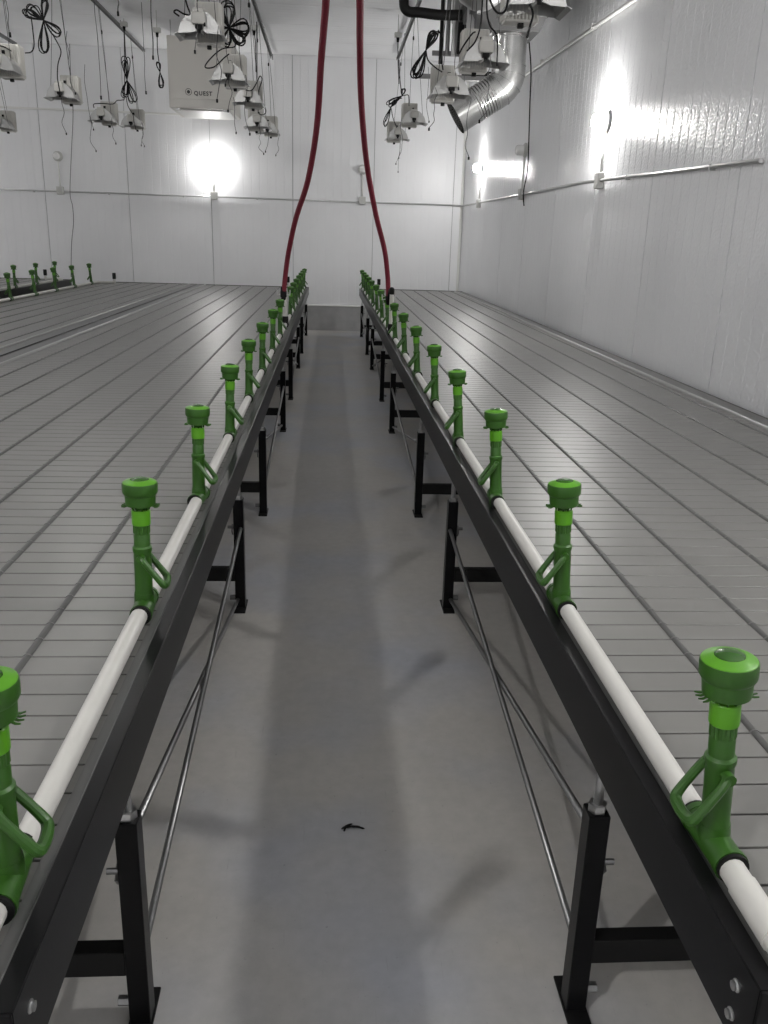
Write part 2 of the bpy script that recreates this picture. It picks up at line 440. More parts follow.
YR = [1.025, 1.905, 2.78, 3.67, 4.57, 5.56, 6.54, 7.54, 8.47, 9.48, 10.5, 11.55, 12.5, 13.4, 14.25, 15.15]
YL = [.975, 1.875, 2.755, 3.69, 4.62, 5.57, 6.60, 7.66, 9.65, 10.5, 11.45, 12.45, 13.4, 14.25, 15.05]
row(PXR, YR, -1, "right bench's white pipe", 'valves on the right bench', ORD[:13]+ORD[-3:])
row(PXL, YL, 1, "left bench's white pipe", 'valves on the left bench', ORD[:12]+ORD[-3:])
row(PXF, [10.10, 10.98, 11.9, 12.8, 13.72, 14.7], -1, "second bench from the left", 'valves on the second left bench', ['first', 'second', 'third', 'fourth', 'fifth', 'farthest'])
row(PXG, [12.3, 13.25, 14.22, 15.2], 1, "far left bench with black rail", 'valves on the far left bench', ['first', 'second', 'third', 'farthest'])

# ------------------------------------------------------------------ feed risers and red hoses
def feed(x, Y, s, px, label, label2, hpts):
    base = Vector((x, Y, PZ))
    R = thing('feed_riser', base, label, 'pipe', 'white feed risers')
    MB().lathe([(.0325, -.045), (.0325, .045)], base, 'y', 18).lathe([(.03, 0), (.03, .075), (.026, .08)], base, 'z', 16).build('saddle', 'rubber', R, base)
    MB().tube([base+Vector((0, 0, .06)), base+Vector((0, 0, .38))], .020, 14).build('riser', 'pvc', R, base)
    e = base+Vector((0, 0, .38)); f_ = Vector(hpts[0])
    pts = smooth_path([e-Vector((0, 0, .03)), e+Vector((0, 0, .012)), (e+f_)/2+Vector((0, 0, .025)), f_+Vector((0, 0, -.10))+Vector((0, 0, .06)), f_+Vector((0, 0, .0))], 5)
    MB().tube(pts, .022, 12).build('elbow', 'rubber', R, base)
    H = thing('red_hose', f_, label2, 'hose', 'red hoses hanging over the aisle')
    MB().tube(smooth_path(hpts, 10), .0225, 14).build('hose', 'hose', H, f_)
    MB().lathe([(.027, -.03), (.030, -.025), (.030, .02), (.027, .03), (.027, .06), (.024, .065)], f_, 'z', 16).build('coupling', 'rubber', H, f_)
    for sg in (-1, 1):
        MB().tube([f_+Vector((sg*.025, 0, .0)), f_+Vector((sg*.06, 0, -.01)), f_+Vector((sg*.062, 0, .04))], .005, 6).build('cam_lever', 'steel', H, f_)
hl = [at(283.5, 294, 8.3), at(286, 270, 8.25), at(289, 250, 8.1), at(296, 218, 7.8), at(308, 180, 7.35), at(317, 125, 6.8), at(321, 62, 6.2), at(326, 0, 5.6), at(330, -90, 5.0), (-.01, 4.3, 4.6)]
hr = [at(388.5, 299, 8.3), at(387.5, 275, 8.25), at(384.5, 250, 8.1), at(376, 215, 7.8), at(367, 165, 7.35), at(361.5, 105, 6.7), at(360, 45, 6.1), at(360, 0, 5.6), at(359, -90, 5.0), (.12, 4.3, 4.6)]
feed(PXL, 8.62, -1, 0, 'white riser on black saddle feeding the left bench pipe', 'red hose hanging from the ceiling to the left bench', hl)
feed(PXR, 8.1, 1, 0, 'white riser on black saddle feeding the right bench pipe', 'red hose hanging from the ceiling to the right bench', hr)

# ------------------------------------------------------------------ wall lamps and conduits
def wall_lamp(p, nrm, lit, label, zbox, lm='glow'):
    """p on the wall at lamp height; nrm 'y' (back wall) or 'x' (right wall), facing the room = negative axis"""
    base = Vector(p)
    R = thing('wall_lamp', base, label, 'lamp', 'wall lamps')
    if nrm == 'y': T = lambda a, d, z: Vector((base.x+a, base.y-d, base.z+z)); ax = 'y'
    else: T = lambda a, d, z: Vector((base.x-d, base.y+a, base.z+z)); ax = 'x'
    # base disc and guard
    MB().lathe([(.085, -.008), (.085, -.03), (.07, -.042), (.055, -.045)], base, ax, 24).build('housing', 'box', R, base)
    MB().lathe([(.054, -.044), (.060, -.06), (.060, -.115), (.048, -.137), (.02, -.146), (0, -.147)], base, ax, 20).build('lens', lm if lit else 'glass', R, base)
    zz = zbox-base.z
    MB().tube([T(0, .022, -.08), T(0, .022, zz+.05)], .014, 10).build('stem', 'trim', R, base)
    a, b = T(-.06, .005, zz-.065), T(.06, .062, zz+.065)
    lo = [min(a[i], b[i]) for i in range(3)]; hi = [max(a[i], b[i]) for i in range(3)]
    bx_ = MB().box(lo[0], hi[0], lo[1], hi[1], lo[2], hi[2], .006)
    bx_.build('junction_box', 'box', R, base)
    mb = MB()
    for q in (-.035, .035):
        mb.tube([T(q, .060, zz+q), T(q, .066, zz+q)], .008, 8)
    mb.build('cover_screw', 'steel', R, base)
    return R
HL, HC = 2.78, 2.31
YW = YB-.001; XW = XR-.001
wall_lamp((-7.3, YW, HL), 'y', True, 'lit round lamp on the back wall, past the left edge', HC)
wall_lamp((-4.74, YW, 2.87), 'y', False, 'unlit round lamp on the back wall at the left', HC)
wall_lamp((-2.06, YW, HL), 'y', True, 'lit round lamp glaring on the back wall below the white dehumidifier', HC)
wall_lamp((.58, YW, 2.83), 'y', False, 'unlit round lamp on the back wall beside the right red hose', HC)
wall_lamp((XW, 14.4, 2.78), 'x', True, 'lit lamp on the right wall nearest the far corner', 2.25, 'glow3')
wall_lamp((XW, 11.2, 2.76), 'x', False, 'unlit lamp on the right wall between the two lit ones', 2.25)
wall_lamp((XW, 7.95, 2.70), 'x', True, 'lit lamp glaring on the right wall, large and nearer', 2.22, 'glow3')
wall_lamp((XW, 1.45, 2.80), 'x', True, 'lit lamp on the right wall beside the near bench end', 2.25, 'glow2')
# wall conduit
mb = MB()
mb.tube([(XL+.1, YB-.03, HC), (XR-.12, YB-.03, HC-.03)], .0135, 8)
for x in [XL+.5+1.3*i for i in range(9)]: mb.box(x-.012, x+.012, YB-.05, YB-.006, HC-.045, HC-.012)
tag(mb.build('conduit', 'cond'), 'thin steel conduit running across the back wall between lamps', 'conduit')
mb = MB()
mb.tube(smooth_path([(XR-.2, YB-.03, HC-.03), (XR-.1, YB-.04, HC-.032), (XR-.04, YB-.1, HC-.034), (XR-.03, YB-.22, HC-.036), (XR-.03, YB-.4, HC-.04)], 4)+[Vector((XR-.03, 8.5, 2.235)), Vector((XR-.03, 4.95, 2.15))], .0145, 8)
for y in (7.2, 5.6): mb.box(XR-.046, XR-.006, y-.01, y+.01, (2.235 if y > 8.5 else 2.235-.0239*(8.5-y))-.022, (2.235 if y > 8.5 else 2.235-.0239*(8.5-y))+.014)
tag(mb.build('conduit', 'cond'), 'steel conduit at lamp-box height along the right wall', 'conduit')
mb = MB().tube([(XR-.03, 11.9, 3.66), (XR-.03, 2, 3.37)], .018, 8)
for y in (10.6, 8.6, 6.4, 4): mb.box(XR-.055, XR-.006, y-.015, y+.015, 3.36+.029*(y-2), 3.405+.029*(y-2))
tag(mb.build('conduit', 'trim'), 'upper pale conduit climbing along the right wall from the duct', 'conduit')
M['glow4'] = mat('lamp_lens_flood', (1, 1, 1), .3, emit=((1, .985, .96), 110))
for i, (y, z, lm) in enumerate(((2.8, 3.7, 'glow4'), (8.0, HL, 'glow'), (14.2, HL, 'glow3'))):  # middle and farthest lamps added unseen to raise the general light
    bb = Vector((XL+.001, y, z))
    R = thing('wall_lamp', bb, 'lit round lamp on the left wall outside the view, %s' % ('nearest and brightest', 'middle one, added as fill light', 'farthest')[i], 'lamp', 'wall lamps')
    MB().lathe([(.085, 0), (.085, .03), (.055, .045)], bb, 'x', 24).build('housing', 'box', R, bb)
    MB().lathe([(.054, .044), (.060, .06), (.060, .115), (.048, .137), (0, .147)], bb, 'x', 20).build('lens', lm, R, bb)
# hanging lamps over the left benches: one behind the viewpoint, two added as fill
for i, (py, pz, pm) in enumerate(((-1.5, 4.0, 1250), (5.2, 4.15, 120), (9.3, 4.3, 260))):
    b = Vector((-2.7, py, pz))
    R = thing('pendant_lamp', b, ('pendant lamp over the left bench, behind the viewer', 'added fill lamp over the left bench, above the top edge of the view, nearer', 'added fill lamp over the left bench, above the top edge of the view, farther')[i], 'lamp', 'pendant lamps')
    MB().lathe([(.08, .1), (.08, .13), (.03, .15), (0, .15)], b, 'z', 20).build('housing', 'box', R, b)
    MB().lathe([(.058, .1), (.062, .06), (.062, -.02), (.04, -.05), (0, -.055)], b, 'z', 20).build('lens', mat('pendant_lens_lit', (1, 1, 1), .3, emit=((1, .985, .96), pm)), R, b)
    MB().tube([b+Vector((0, 0, .14)), Vector((b.x, b.y, ZC-.005))], .012, 8).build('stem', 'cond', R, b)

# ------------------------------------------------------------------ ceiling struts
def strut(x, ya, yb, z, label):
    mb = MB().prism([(x-.0205, z), (x-.0205, z+.041), (x+.0205, z+.041), (x+.0205, z), (x+.011, z), (x+.011, z+.006), (x+.017, z+.006), (x+.017, z+.037), (x-.017, z+.037), (x-.017, z+.006), (x-.011, z+.006), (x-.011, z)], 'y', ya, yb)
    for i in range(int((yb-ya)/2)+1):
        y = ya+.3+2*i; mb.tube([(x, y, z+.03), (x, y, ZC-.005)], .006, 6)
    tag(mb.build('ceiling_strut', 'strut'), label, 'rail', 'steel channels under the ceiling')
ZR = 4.5
strut(-5.15, 6, 15.9, ZR, 'steel channel under the ceiling, farthest left')
strut(-3.1, 4, 15.95, ZR, 'steel channel under the ceiling above the left lights')
strut(-1.0, 4, 16.05, ZR, 'steel channel under the ceiling above the middle lights')
strut(1.1, 4, 15.7, ZR, 'steel channel under the ceiling above the right lights')

# ------------------------------------------------------------------ cords
def lobes(c, ls, n=5, r=.006, plane=None):
    """a tied bundle of cord: petals from c; ls = [(dx, dz, length, width)]"""
    c = Vector(c); path = []
    for (ax, az, L, W) in ls:
        d = Vector((ax, 0, az)).normalized(); q = Vector((-d.z, 0, d.x))
        for i in range(n):
            l = L*random.uniform(.82, 1.05); w = W*random.uniform(.6, 1.1); dy = random.uniform(-.03, .03)
            tw = random.uniform(-.14, .14)
            d2 = d*math.cos(tw)+q*math.sin(tw); q2 = Vector((-d2.z, 0, d2.x))
            for j in range(13):
                t = j/13
                path.append(c+d2*l*math.sin(PI*t)+q2*w*.5*math.sin(2*PI*t)*(1 if i % 2 else -1)*(.6+.4*math.sin(PI*t))+Vector((0, dy*math.sin(PI*t)+random.uniform(-.004, .004), 0)))
    return path
def droopy(a, b, sag=.0, jit=.012, k=5):
    a, b = Vector(a), Vector(b); pts = [a]
    for i in range(1, k):
        t = i/k; pts.append(a.lerp(b, t)+Vector((random.uniform(-jit, jit), random.uniform(-jit, jit), -sag*4*t*(1-t))))
    return smooth_path(pts+[b], 4)

# ------------------------------------------------------------------ grow lights
def grow_light(p, s, label, ceilx, cords=None, tilt=0, tails=(1, 1), k_=.84):
    """double-ended grow light, lamp axis along the row; s: side of the ballast"""
    b = Vector(p)
    R = thing('grow_light', b, label, 'grow light', 'hanging grow lights')
    def P(mb, name, m_, par=None):
        if name not in ('hanging_wire', 'wire_grip', 'pull_cord', 'cord_stop', 'power_cord'):
            mb.v = [tuple(b+(Vector(v)-b)*k_) for v in mb.v]
        return mb.build(name, m_, par or R, b)
    X, Y, Z = b
    # arched hood: open trough, end plates
    prof = [(.19, -.03), (.185, .0), (.165, .055), (.125, .105), (.08, .14), (.03, .155)]
    line = [(-x, z) for x, z in prof]+[(x, z) for x, z in prof[::-1]]
    inn = [(x*.985, z-.004) for x, z in line]
    hood = MB(); ya, yb = Y-.17, Y+.13
    hood.prism([(X+x, Z+z) for x, z in line]+[(X+x, Z+z) for x, z in inn[::-1]], 'y', ya, yb)
    for yy in (ya, yb):
        for sg in (-1, 1):
            hood.prism([(X+sg*x, Z+z) for x, z in prof]+[(X, Z+.155), (X, Z+.0), (X+sg*.08, Z-.025)], 'y', yy-.0015, yy+.0015)
    # flared lower rim
    for sg in (-1, 1):
        hood.prism([(X+sg*.19, Z-.03), (X+sg*.225, Z-.045), (X+sg*.225, Z-.040), (X+sg*.188, Z-.025)], 'y', ya-.015, yb+.015)
    P(hood, 'hood', 'alu')
    sk = MB().box(X-.062, X+.062, Y-.235, Y-.165, Z+.035, Z+.135, .012)
    sk.box(X-.05, X+.05, Y-.225, Y-.168, Z+.13, Z+.165, .008)
    P(sk, 'socket_block', 'ballast')
    so = MB().box(X-.03, X+.03, Y-.225, Y-.14, Z-.0, Z+.036, .006).lathe([(.018, 0), (.015, -.03), (.0, -.032)], (X, Y-.19, Z+.002), 'z', 10)
    P(so, 'lamp_socket', 'blackm')
    P(MB().tube([(X, Y-.15, Z+.02), (X, Y-.1, Z+.02), (X, Y+.1, Z+.02), (X, Y+.13, Z+.02)], [.008, .015, .015, .008], 10), 'lamp_tube', 'tube')
    # ballast with vertical fins
    cx = X+s*.04
    ba = MB().box(cx-.12, cx+.12, Y+.145, Y+.29, Z-.06, Z+.30, .012)
    for i in range(9):
        fx = cx-.1+.025*i; ba.box(fx-.004, fx+.004, Y+.128, Y+.15, Z-.045, Z+.285)
    for i in range(6):
        fy = Y+.155+.025*i; ba.box(*sorted((cx+s*.118, cx+s*.135)), fy-.003, fy+.003, Z-.045, Z+.285)
    bal = P(ba, 'ballast', 'ballast')
    P(MB().box(cx-s*.045-.016, cx-s*.045+.016, Y+.10, Y+.147, Z+.19, Z+.225, .004), 'cable_gland', 'blackm', bal)
    P(MB().box(cx-.02, cx+.02, Y+.17, Y+.21, Z-.092, Z-.058, .004), 'latch', 'blackm', bal)
    # wires up to the strut
    for k, (wx, wy, wz) in enumerate(((-.12, -.08, .07), (.12, -.08, .07), (cx-X, .18, .25))[(1 if Y > 12.4 else 0):]):
        a = Vector((X+wx, Y+wy, Z+wz)); t = Vector((ceilx+random.uniform(-.012, .012)+wx*.12, Y+wy*.5+random.uniform(-.06, .06), ZR+.004))
        w = P(MB().tube([a, a.lerp(t, .5)+Vector((random.uniform(-.01, .01), 0, 0)), t], .003, 5), 'hanging_wire', 'wire')
        if k in (1, 2):
            g = a.lerp(t, .72); P(MB().tube([g, g+Vector((0, 0, .035)), g+Vector((0, 0, .05))], [.011, .011, .005], 8), 'wire_grip', 'blackm', w)
    for k in range(tails[0]+tails[1]):
        x0 = X+random.choice((-.15, .16, .02))+random.uniform(-.02, .02); z0 = Z+.25 if k < tails[0] else Z+.02
        n = random.randint(4, 6); L = random.uniform(.3, .55)+(.25 if k < tails[0] else 0)
        pts = [Vector((x0, Y-.19, z0+.4*(k < tails[0])))]
        for i in range(1, n+1):
            pts.append(Vector((x0+random.uniform(-.02, .02)+(.035*random.choice((-1, 1)) if i == n else 0), Y-.19, pts[0].z-L*i/n)))
        tl = P(MB().tube(smooth_path(pts, 4), .0032, 5), 'pull_cord', 'wire')
        e = pts[-1]; P(MB().tube([e, e-Vector((0, 0, .025))], .008, 6), 'cord_stop', 'blackm', tl)
    for path in (cords or []):
        P(MB().tube(path, .006, 6), 'power_cord', 'plug')
    return R
G = {}
def bundle_cord(c, ls, n, pre=None, post=None):
    p = lobes(c, ls, n)
    out = []
    if pre: out += smooth_path(pre, 5)
    out += p
    if post: out += smooth_path(post, 5)
    return out
# left row
pA = at(2, 70, 9.3); pB = at(64, 97, 11.1); pC = at(104, 120, 13.0); pD = at(133, 125, 14.9); pE = at(2, 127, 14.7)
grow_light(pA, 1, 'hanging grow light cut by the left edge, largest of the left row', -3.1, [smooth_path([at(31, 16, 9.4), at(33, 32, 9.4), at(34, 46, 9.45), at(31, 52, 9.45), at(25, 53, 9.45)], 5),
    smooth_path([at(-14, 40, 9.0), at(-6, 44, 9.0), at(4, 47, 9.1), at(11, 51, 9.3)], 5)], tails=(0, 1))
c1 = at(43.5, 20, 10.6)
grow_light(pB, 1, 'hanging grow light under a big looped black cord bundle, upper left', -3.1,
    [bundle_cord(c1, [(-1, .45, .23, .10), (-.8, .75, .2, .1), (.15, 1, .22, .08), (0, -1, .31, .10), (.85, -.75, .25, .1)], 4, [at(42, -20, 10.6), at(41.5, 5, 10.6), c1],
                 [c1, at(51, 32, 10.65), at(57, 42, 10.7), at(61, 52, 10.75), at(58, 64, 10.8), at(57.5, 78, 10.85), at(60, 92, 10.86)])], tails=(1, 1))
grow_light(pC, 1, 'hanging grow light in the left row, between the looped bundle and the dehumidifier', -3.1,
    [smooth_path([at(94, 108, 12.8), at(94, 104, 12.8), at(103, 103.5, 12.8), at(113, 104, 12.8), at(117, 100.5, 12.9), at(122, 100, 13), at(124.5, 96, 13.2), at(124.6, 60, 13.4), at(124, 30, 13.9)], 4)], tails=(1, 2))
grow_light(pD, 1, 'small hanging grow light farthest in the left row', -3.1, [smooth_path([at(126, 96, 14.6), at(128, 106, 14.6), at(133, 115, 14.6), at(134, 122, 14.6), at(136, 130, 14.6)], 4)], tails=(0, 2))
grow_light(pE, 1, 'small hanging grow light at the left edge above the far left bench', -5.15, tails=(0, 1))
# middle row
pF = at(202, 34, 7.5); pG = at(230, 80, 9.3); pH = at(249, 102, 11.2); pI = at(258, 126, 13.0); pJ = at(268, 132, 14.9)
grow_light(pF, 1, 'large hanging grow light cut by the top edge, over the dehumidifier', -1.0,
    [smooth_path([at(183, -12, 7.3), at(187, 5, 7.25), at(190, 14, 7.25), at(184, 14, 7.2), at(177, 10, 7.2), at(174, 12, 7.2), at(179, 16, 7.25)], 5)], tails=(2, 1))
c3 = at(229, 28, 8.2)
grow_light(pG, 1, 'hanging grow light right of the dehumidifier under a four-lobed cord bundle', -1.0,
    [bundle_cord(c3, [(0, 1, .2, .13), (1, .05, .19, .12), (-.9, .4, .08, .07), (.7, -.6, .16, .1), (-.2, -1, .14, .08)], 4, [at(226, -20, 9.0), at(226, 8, 9.0), c3],
                 [c3, at(235, 42, 9.0), at(234, 47, 9.0), at(222, 49, 8.95), at(211, 58, 8.9), at(205, 67, 8.9), at(214, 67, 8.95), at(224, 58, 9.0), at(229, 54, 9.05)])], tails=(1, 2))
grow_light(pH, 1, 'hanging grow light with bright hood above the glaring back lamp, right end', -1.0,
    [smooth_path([at(233, 84, 10.9), at(240, 85, 10.9), at(246, 90, 10.9), at(252, 90, 11), at(257, 82, 11.2), at(260, 76, 11.2), at(262, 80, 11.2), at(259, 90, 11.2), at(259, 100, 11.2)], 4),
     [at(256.5, 22, 12.4), at(257, 50, 11.8), at(257, 78, 11.3)]], tails=(0, 1))
grow_light(pI, -1, 'small hanging grow light, fourth in the middle row', -1.0,
    [[at(262+4*math.cos(a), 111+4*math.sin(a), 12.8) for a in [i*PI/8 for i in range(-2, 14)]]], tails=(0, 2))
grow_light(pJ, 1, 'smallest hanging grow light at the far end of the middle row', -1.0, tails=(0, 1))
# right row
pK = at(397, 138, 14.3); pL = at(413, 122, 12.6); pM = at(449, 94, 8.25); pN = at(482, 62, 7.2); pO = at(533, 7, 5.45)
cK = at(391, 107, 13.9)
grow_light(pK, -1, 'hanging grow light with shiny hood, farthest in the right row', 1.1,
    [bundle_cord(cK, [(.6, .8, .12, .05), (-.35, -1, .28, .07)], 3, [at(402, 98, 13.9), at(397, 100, 13.9), cK], [cK, at(393, 118, 14.0), at(397, 128, 14.0)])], tails=(0, 2))
cL = at(402, 96, 12.2)
grow_light(pL, -1, 'hanging grow light directly behind and above the shiny one, right row', 1.1,
    [bundle_cord(cL, [(-1, -.65, .22, .05), (.3, 1, .09, .06)], 4, [at(399, 60, 12.2), at(400, 80, 12.2), cL], [cL, at(408, 95, 12.2), at(409, 100, 12.25), at(409, 106, 12.3)])], tails=(1, 1))
cM = at(426, 50, 7.90)
grow_light(pM, -1, 'hanging grow light with long black cord loop, left of the open duct mouth', 1.1,
    [bundle_cord(cM, [(.5, 1, .17, .06), (-.38, -1, .24, .08)], 5, [at(436, 33, 8.00), at(432, 38, 8.00), cM], [cM, at(428, 60, 8.00), at(436, 68, 8.05), at(442, 72, 8.10)]),
     smooth_path([at(438, 30, 8.10), at(443, 40, 8.10), at(441, 55, 8.10), at(443, 70, 8.10)], 5)], tails=(1, 2))
grow_light(pN, -1, 'hanging grow light with ribbed ballast in front of the metal duct', 1.1,
    [smooth_path([at(483, -15, 6.9), at(482, 8, 6.9), at(480, 28, 6.9), at(475, 42, 6.95), at(467, 51, 7)], 5), smooth_path([at(459, 54, 6.9), at(464, 45, 6.9), at(472, 34, 6.95), at(475, 32, 7)], 5),
     smooth_path([at(487, -10, 6.9), at(487, 12, 6.9), at(490, 26, 6.95), at(497, 37, 7), at(497, 66, 7)], 5)], tails=(0, 1))
grow_light(pO, -1, 'large hanging grow light cut by the top edge near the right wall', 1.3,
    [smooth_path([at(488, -8, 5.2), at(492, 5, 5.2), at(498, 13, 5.2), at(505, 11, 5.2), at(508, 0, 5.2), at(511, -14, 5.2)], 5),
     smooth_path([at(530, 4, 5.2), at(533, 14, 5.2), at(530, 26, 5.2), at(527, 38, 5.2)], 5)], tails=(0, 0))

# ------------------------------------------------------------------ power drops from the struts
def drop(px, py, Y, pts, coil, label):
    b = at(px, py, Y)
    R = thing('power_drop', b, label, 'cord', 'power drops under the struts')
    MB().box(b.x-.05, b.x+.05, b.y-.04, b.y+.04, b.z-.02, b.z+.04, .006).tube([b+Vector((0, 0, .03)), Vector((b.x, b.y, ZC-.004))], .006, 6).build('outlet_box', 'box', R, b)
    q = [b-Vector((0, 0, .02))]+[at(x, y, Y) for x, y in pts]
    path = smooth_path(q, 4)
    if coil:
        (cx, cy, ls, n) = coil; path = path+lobes(at(cx, cy, Y), ls, n)
    MB().tube(path, .0065, 6).build('cord', 'plug', R, b)
    MB().tube([b-Vector((0, 0, .02)), b-Vector((0, 0, .075))], [.022, .016], 8).build('plug', 'rubber', R, b)
drop(124, 25, 14.2, [(125, 45), (126, 60)], (127, 80, [(0, 1, .30, .11), (-.25, -1, .24, .12), (.25, -1, .36, .10)], 4), 'black cord with figure-eight coil hanging left of the dehumidifier')
drop(157, 31, 13.6, [(157.5, 50), (159, 62)], (160, 72, [(-.1, 1, .14, .07), (.15, -1, .2, .09)], 4), 'black cord with small coil against the dehumidifier side')
drop(254, 29, 13.0, [(255.5, 45), (256, 72)], None, 'straight black cord dropping right of the middle row')
drop(398, 36, 13.2, [(398, 60), (399, 84)], None, 'straight black cord dropping into the far right lights')
for i, (px, py, qx, qy, Y, lab) in enumerate(((95, 15, 101, 97, 12.3, 'thin loose wire with a stop, left of the coiled cord'), (151, -5, 153, 57, 12.0, 'loose black cord hanging beside the dehumidifier top'), (119, -6, 118, 13, 11, 'short loose black cord end at the top, left'),
        (4, -8, 10, 34, 9.6, 'loose thin wire ending above the leftmost light'), (144, 52, 146, 92, 13.2, 'fine loose wire left of the dehumidifier'))):
    a, b = at(px, py, Y), at(qx, qy, Y)
    R = thing('loose_wire', b, lab, 'wire', 'loose hanging wires')
    top = Vector((a.x, a.y, ZC-.003))
    MB().tube([top]+droopy(a, b, 0, .012, 4), .004 if i not in (1, 2) else .007, 5).build('wire', 'wire', R, b)
    MB().tube([b+Vector((0, 0, .015)), b-Vector((0, 0, .03))], .012, 6).build('stop', 'blackm', R, b)
# thin cords on the walls
pw = lambda x, y: at(x, y, 16.22)
tag(MB().tube(smooth_path([pw(69, -30), pw(70, 60), pw(73, 110), pw(71.5, 150), pw(70, 192), pw(72.5, 206), pw(73.5, 222), pw(71.5, 245), pw(71, 277)], 6), .0055, 5).build('hanging_cord', 'wire'), 'thin grey cord hanging down the back wall at the left', 'cord')
a = [at(529, 40, 10.8), at(531, 70, 10.85), at(530, 100, 10.9), at(529, 135, 10.93), at(527.5, 170, 10.93), at(523.5, 192, 10.93), at(524, 206, 10.93)]
tag(MB().tube(smooth_path(a, 6), .0075, 6).build('hanging_cord', 'plug'), 'black cord hanging down the right wall past the unlit lamp', 'cord')

# ------------------------------------------------------------------ dehumidifier
bx0, bx1, by0, by1, bz0, bz1 = -2.40, -1.46, 14.05, 15.2, 3.44, 4.40
b = Vector(((bx0+bx1)/2, (by0+by1)/2, bz0))
R = thing('dehumidifier', b, 'big white box dehumidifier hung under the ceiling, lettered on its front', 'dehumidifier')
body = MB().box(bx0, bx1, by0, by1, bz0, bz1, .012); body.build('cabinet', 'white', R, b)
MB().box(bx0+.01, bx1-.01, by0-.006, by0+.012, bz0+.12, bz1-.03, .003).build('front_panel', 'white', R, b)
MB().box(bx0+.08, bx1-.06, by0+.1, by1-.1, bz0-.02, bz0+.005, .004).build('bottom_panel', 'trim', R, b)
for q in (bx0+.13, bx1-.12): MB().box(q-.03, q+.03, by0+.02, by0+.06, bz0-.03, bz0+.004, .003).build('bracket', 'rod', R, b)
for qx in (bx0+.05, bx1-.05):
    for qy in (by0+.08, by1-.08): MB().tube([(qx, qy, bz1-.01), (qx, qy, ZC-.005)], .007, 6).build('hanger_rod', 'steel', R, b)
def lettering(txt, x, z, y, h, name, parent, base):
    cu = bpy.data.curves.new(name, 'FONT'); cu.body = txt; cu.size = h/.72; cu.extrude = .002; cu.align_x = 'LEFT'; cu.offset = .0022; cu.space_character = 1.18
    to = bpy.data.objects.new('tmp', cu); C.objects.link(to)
    bpy.context.view_layer.update()
    me = bpy.data.meshes.new_from_object(to.evaluated_get(bpy.context.evaluated_depsgraph_get()))
    bpy.data.objects.remove(to); me.materials.clear(); me.materials.append(M['ink'])
    me.transform(Matrix.Translation(Vector((x, y, z))-base) @ Matrix.Rotation(PI/2, 4, 'X'))
    o = bpy.data.objects.new(name, me); C.objects.link(o); o.parent = parent; return o
q0 = at(194, 95, by0-.008)
lt = lettering('QUEST', q0.x, q0.z, by0-.0075, .056, 'logo_lettering', R, b); lt['label'] = 'black lettering QUEST'
ci = at(188.5, 91.8, by0-.008)
em = MB()
n = 28
ring = [(.056, .050)]
vs = []
for i in range(n):
    a_ = 2*PI*i/n
    for rr in (.048, .041):
        for yy in (by0-.0095, by0-.0055): vs.append((ci.x+rr*math.cos(a_), yy, ci.z+rr*math.sin(a_)))
fs = []
for i in range(n):
    o0, o1 = i*4, ((i+1) % n)*4
    fs += [(o0, o1, o1+2, o0+2), (o0, o0+1, o1+1, o1), (o0+2, o1+2, o1+3, o0+3)]
em.add(vs, fs); em.lathe([(.024, -.004), (.024, 0), (0, 0)], (ci.x, by0-.0055, ci.z), 'y', 20)
em.build('logo_emblem', 'ink', R, b)['label'] = 'black dot in a thin ring'

# ------------------------------------------------------------------ cooling unit, duct, pipes (upper right)
b = Vector((1.72, 9.2, 3.55))
R = thing('air_handler', b, 'grey air handler hung under the ceiling above the metal duct', 'air handler')
MB().box(1.27, 2.2, 8.75, 10.1, 3.86, 4.4, .012).build('cabinet', 'unit', R, b)
hop = MB(); 
def frus(mb, a, b_, z0, z1):
    vs = [(a[0], a[2], z0), (a[1], a[2], z0), (a[1], a[3], z0), (a[0], a[3], z0), (b_[0], b_[2], z1), (b_[1], b_[2], z1), (b_[1], b_[3], z1), (b_[0], b_[3], z1)]
    mb.add(vs, [(3, 2, 1, 0), (4, 5, 6, 7), (0, 1, 5, 4), (1, 2, 6, 5), (2, 3, 7, 6), (3, 0, 4, 7)])
frus(hop, (1.50, 1.94, 8.8, 9.3), (1.36, 2.05, 8.72, 9.7), 3.55, 3.80); hop.box(1.34, 2.07, 8.70, 9.72, 3.78, 3.87, .004)
hop.build('plenum', 'unit', R, b)
for qx in (1.3, 2.12):
    for qy in (8.85, 10.0): MB().tube([(qx, qy, 4.38), (qx, qy, ZC-.005)], .008, 6).build('hanger_rod', 'steel', R, b)
dx, dy_, dr = 1.705, 9.0, .158
R = thing('exhaust_duct', (dx, dy_, 3.56), 'shiny round metal duct bending down to an open mouth', 'duct')
b = R.location.copy()
V = lambda x, z, y=9.0: Vector((x, y, z))
MB().tube([V(dx, 3.557), V(dx, 3.53), V(dx, 3.5299), V(dx, 3.27)], [dr+.016, dr+.016, dr, dr], 32).build('straight_section', 'duct', R, b)
el = MB(); pts = [V(dx, 3.29), V(dx, 3.22), V(dx-.022, 3.145), V(dx-.075, 3.085), V(dx-.15, 3.04)]
el.tube(smooth_path(pts, 2), dr+.004, 32)
for i, p in enumerate(pts[:4]):
    t = (pts[min(i+1, 4)]-pts[max(i-1, 0)]).normalized(); el.tube([p-t*.005, p+t*.005], dr+.009, 32)
el.build('elbow', 'duct', R, b, angle=20)
fx = MB(); e0 = V(dx-.11, 3.062); dirv = (V(1.215, 2.82)-e0); Ld = dirv.length; dirv.normalize()
